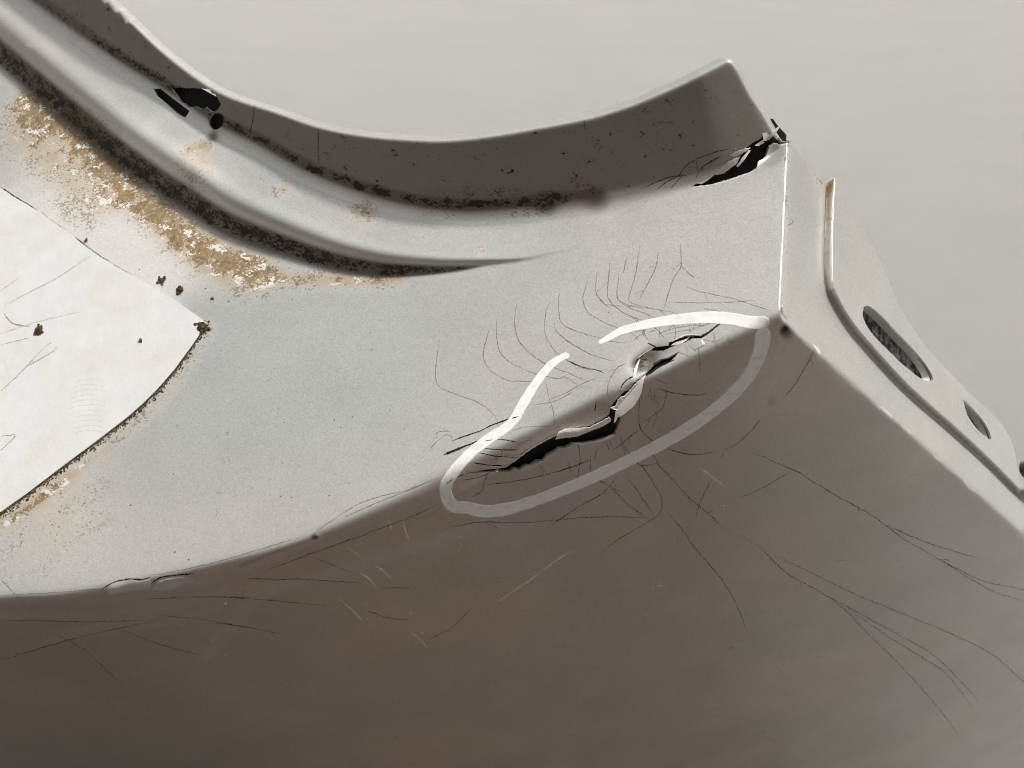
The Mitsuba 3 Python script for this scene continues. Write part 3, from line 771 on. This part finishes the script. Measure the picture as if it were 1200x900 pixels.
# round stud beyond the flange's end
stud_c = at([(1206, 553)])[0]
sv, sn = lay(stud_c[None], [0.0])
n0 = sn[0][0] * right + sn[0][1] * up - sn[0][2] * fwd
t0 = np.cross(n0, up); t0 /= np.linalg.norm(t0)
b0 = np.cross(n0, t0)
prof = np.array([(5.4, -3.0), (5.4, 2.2), (5.1, 2.7), (4.4, 2.9), (0.0, 3.0)]) * 1e-3
th = np.linspace(0, 2 * np.pi, 48, endpoint=False)
sv_ = np.vstack([sv[0] + r * (np.cos(th)[:, None] * t0 + np.sin(th)[:, None] * b0) + z * n0 for r, z in prof])
i = np.arange(48)
sf = np.vstack([np.vstack([np.stack([k * 48 + i, k * 48 + (i + 1) % 48, (k + 1) * 48 + (i + 1) % 48], 1), np.stack([k * 48 + i, (k + 1) * 48 + (i + 1) % 48, (k + 1) * 48 + i], 1)]) for k in range(4)])
add('stud', trimesh.Trimesh(sv_, sf, process=False), 'inner_grey', smooth=40)

# ------------------------------------------------------------------ pale smooth film on the left
FILM = [(-260, 40), (-120, 148), (-40, 196), (0, 219), (45, 247), (88, 280), (130, 309), (165, 330), (205, 352), (243, 379), (236, 390), (224, 407), (205, 433), (186, 455), (168, 473), (150, 489), (115, 516), (76, 545), (30, 580), (0, 601), (-60, 640), (-260, 690)]
add('pale_film', patch_mesh(FILM, 0.35, 1.6, edge_step=0.8), 'pale_film', smooth=30, label='smooth pale patch on the left with fine scratches')
FS = [([(0, 362), (35, 343), (70, 325), (104, 300)], 0.2), ([(0, 342), (25, 325)], 0.18), ([(0, 392), (48, 377), (97, 365)], 0.16), ([(0, 405), (37, 396)], 0.18), ([(0, 460), (18, 444), (32, 430), (45, 416), (54, 406)], 0.24), ([(54, 406), (62, 401)], 0.24),
      ([(32, 430), (57, 416), (67, 409), (63, 405)], 0.24), ([(5, 367), (15, 379), (37, 384)], 0.24), ([(0, 529), (19, 511), (0, 512)], 0.2), ([(47, 247), (60, 258), (75, 268)], 0.16), ([(75, 322), (108, 300)], 0.2), ([(0, 219), (20, 232), (45, 247)], 0.5), ([(88, 278), (110, 295), (132, 309)], 0.35), ([(132, 309), (155, 322)], 0.2)]
for C_, w_ in FS:
    add('fine_scratch', ribbon(C_, w_, lift_mm=0.42, jitter=0.05), 'crack_dark' if w_ > 0.21 else 'crack_soft')
for k in range(11):
    y = 445 + 6.0 * k
    add('finger_mark', ribbon([(78 + 3 * abs(k - 5) / 2, y + 6), (95, y + 1), (112, y), (128 - abs(k - 5), y + 3)], 0.14, lift_mm=0.40, jitter=0.04), 'finger_grease')


# ------------------------------------------------------------------ loose dirt lying on the sheet
def crumb(uvp, r, z0=0.0, seed=0):
    m = trimesh.creation.icosphere(subdivisions=1, radius=1.0)
    v = np.array(m.vertices)
    v = v * (0.62 + 0.75 * meshkit.noise(v * 1.7 + seed * 3.1, seed)[:, None]) * np.array([r, r * rng.uniform(0.6, 1.0), 0.45 * r])
    a = rng.uniform(0, 6.28)
    R = np.array([[math.cos(a), -math.sin(a), 0], [math.sin(a), math.cos(a), 0], [0, 0, 1]])
    v = v @ R.T
    ctr, n = lay(np.asarray(uvp, float)[None], [z0])
    n = n[0]
    x = np.cross([0, 1, 0.0], n); x /= np.linalg.norm(x)
    y = np.cross(n, x)
    loc3 = v[:, :1] * x + v[:, 1:2] * y + v[:, 2:3] * n
    return ctr + 1e-3 * (loc3[:, :1] * right + loc3[:, 1:2] * up - loc3[:, 2:3] * fwd), np.array(m.faces)


def crumbs(uvs, rs, z0=0.0):
    uvs, rs = np.asarray(uvs, float), np.asarray(rs, float)
    base = trimesh.creation.icosphere(subdivisions=0)
    bv, bf = np.array(base.vertices), np.array(base.faces)
    ctr, n = lay(uvs, np.full(len(uvs), z0))
    nw = n[:, :1] * right + n[:, 1:2] * up - n[:, 2:3] * fwd
    out, f = [], []
    for k in range(len(uvs)):
        v = bv * rng.uniform(0.5, 1.2, (12, 1)) * rs[k] * 1e-3
        d = v @ nw[k]
        out.append(ctr[k] + v - np.outer(d, nw[k]) * 0.55)
        f.append(bf + 12 * k)
    return np.vstack(out), np.vstack(f)


def clump(px, r, label, n=26):
    ctr = at([px])[0]
    pts = ctr + rng.normal(size=(n, 2)) * r * 0.42
    m = crumbs(pts, rng.uniform(0.18, 0.48, n) * r, 0.3 if px[0] < 240 else 0.1)
    big = crumb(ctr, r * 0.8, 0.3, seed=int(px[0]))
    mesh = trimesh.util.concatenate([trimesh.Trimesh(*m, process=False), trimesh.Trimesh(*big, process=False)])
    k = key_of('dirt_clump')
    scene[k] = mikit.ply(mesh, 'soil', smooth=False)
    labels[k] = {'label': label, 'category': 'dirt', 'group': 'dark dirt clumps on the fender'}


clump((46, 388), 2.6, 'black crumbly dirt clump on the pale patch near the left edge')
clump((190, 329), 1.9, 'dark brown dirt clump beside the tan stain, the left one of two')
clump((211, 340), 2.0, 'dark brown dirt clump beside the tan stain, the right one of two')
clump((237, 384), 2.6, 'brown dirt clump at the top end of the dirt seam')
clump((165, 400), 1.1, 'small black dirt speck alone in the middle of the pale patch')
clump((249, 350), 0.9, 'tiny dark dirt speck right of the two clumps below the tan stain')
clump((101, 282), 0.01 + 0.9, 'tiny black dirt speck at the upper edge of the pale patch')
seam = resample(at(spline([(242, 379), (236, 391), (224, 408), (205, 434), (186, 456), (168, 474), (150, 490), (115, 517), (76, 546), (30, 581), (0, 603), (-60, 642)], n=4)), 0.10)
off = rng.normal(size=seam.shape) * 0.70 + np.array([0.5, -0.5]) * (0.3 + 1.0 * meshkit.fbm(np.column_stack([seam / 6, 0 * seam[:, 0]]), 3, 3)[:, None])
pk = rng.uniform(size=len(seam)) < 0.35 + 0.6 * meshkit.fbm(np.column_stack([seam / 4, 0 * seam[:, 0] + 4]), 3, 8)
sd = np.vstack([seam[pk] + off[pk], seam + rng.normal(size=seam.shape) * 0.22])
scene['dirt_seam'] = mikit.ply(crumbs(sd, rng.uniform(0.2, 0.66, len(sd)) * np.where(np.arange(len(sd)) < pk.sum(), 1, 0.9)), 'soil', smooth=False)
labels['dirt_seam'] = {'label': 'dark brown line of dirt grains along the lower edge of the pale patch', 'category': 'dirt', 'kind': 'stuff'}


def scatter(n, box, rlo, rhi, mask):
    px = np.column_stack([rng.uniform(box[0], box[2], n), rng.uniform(box[1], box[3], n)])
    uv = at(px)
    uv = uv[mask(uv)]
    ok = shapely.contains_xy(poly, uv[:, 0], uv[:, 1])
    for hp in hpolys:
        ok &= ~shapely.contains_xy(hp, uv[:, 0], uv[:, 1])
    uv = uv[ok]
    return crumbs(uv, rlo + (rhi - rlo) * rng.uniform(size=len(uv)) ** 2.5, 0.02)


isA = lambda uv: (sdist(uv[:, 0], uv[:, 1], crease)[0] < -5)
w_pts = at([(429, 708), (482, 719), (450, 763), (494, 741), (264, 767), (264, 707), (540, 637), (525, 644), (759, 694), (765, 690), (774, 686), (756, 720), (755, 751), (779, 596), (606, 688), (632, 643), (995, 717), (1033, 615), (1112, 700), (541, 590), (568, 597), (575, 600), (570, 602), (596, 596), (848, 592), (769, 580)])
wm = trimesh.util.concatenate([trimesh.Trimesh(*crumbs(w_pts, rng.uniform(0.35, 0.62, len(w_pts)), 0.1), process=False), trimesh.Trimesh(*scatter(650, (0, 560, 1200, 890), 0.10, 0.42, isB), process=False), trimesh.Trimesh(*scatter(60, (270, 120, 900, 240), 0.06, 0.24, lambda uv: uv[:, 0] > -400), process=False)])
k = add('pale_speck', wm, 'bare_primer', smooth=False, label='scattered pale chips and dust specks', kind='stuff')
b_pts = at([(583, 681), (585, 682), (836, 606), (985, 750), (959, 769), (314, 446), (434, 390), (436, 410), (457, 481), (474, 503), (713, 366), (241, 338), (268, 353), (116, 620), (153, 592), (205, 647), (221, 656), (32, 368), (34, 352), (12, 466), (86, 325 + 150)])
bm = trimesh.util.concatenate([trimesh.Trimesh(*crumbs(b_pts, rng.uniform(0.2, 0.42, len(b_pts)), 0.05), process=False), trimesh.Trimesh(*scatter(460, (0, 112, 420, 690), 0.06, 0.34, isA), process=False), trimesh.Trimesh(*scatter(110, (250, 120, 1100, 790), 0.06, 0.22, lambda uv: uv[:, 0] > -400), process=False)])
add('dark_speck', bm, 'soil', smooth=False, label='scattered dark dust specks', kind='stuff')
SCUFF = [[(923, 246), (926, 251)], [(927, 245), (930, 250)], [(921, 256), (925, 258), (924, 263)], [(926, 256), (929, 259), (927, 264)], [(922, 265), (927, 262), (930, 258)], [(925, 268), (928, 270)]]
for C_ in SCUFF:
    add('scuff_mark', ribbon(C_, 0.22, lift_mm=0.07), 'crack_soft')


# ------------------------------------------------------------------ ground under and behind the fender
zf = float(X3[:, 2].min()) - 0.002


def ground_colour(p, n, uv):
    x, y, z = loc(p)
    a = fbm(x / 260, y / 260, 0.3, 4)
    b = fbm(x / 22, y / 22, 3.3, 3)
    slab = mix((0.256, 0.255, 0.254), (0.264, 0.262, 0.260), smoothstep(0.3, 0.7, a)) * (0.985 + 0.03 * b)
    added_earth = mi.Color3f(0.056, 0.035, 0.022) * (0.6 + 0.8 * fbm(x / 14, y / 14, 1.0, 4))  # dark ground added out of view to dim reflections and bounce on the fender
    edge_ = y + 1.3 * x - 1330 + 500 * (fbm(x / 90, y / 90, 5.0, 4) - 0.5)
    return mix(added_earth, slab, smoothstep(-330, 420, edge_))


scene['ground_surface'] = plain(ground_colour, 0.9)
scene['ground'] = {'type': 'rectangle', 'to_world': mi.ScalarTransform4f().translate([0, 0, zf]).scale([40, 40, 1]), 'bsdf': {'type': 'ref', 'id': 'ground_surface'}}
labels['ground'] = {'label': 'pale grey concrete ground behind the fender', 'category': 'ground', 'kind': 'structure'}
print('tris', len(F), 'floor', zf)
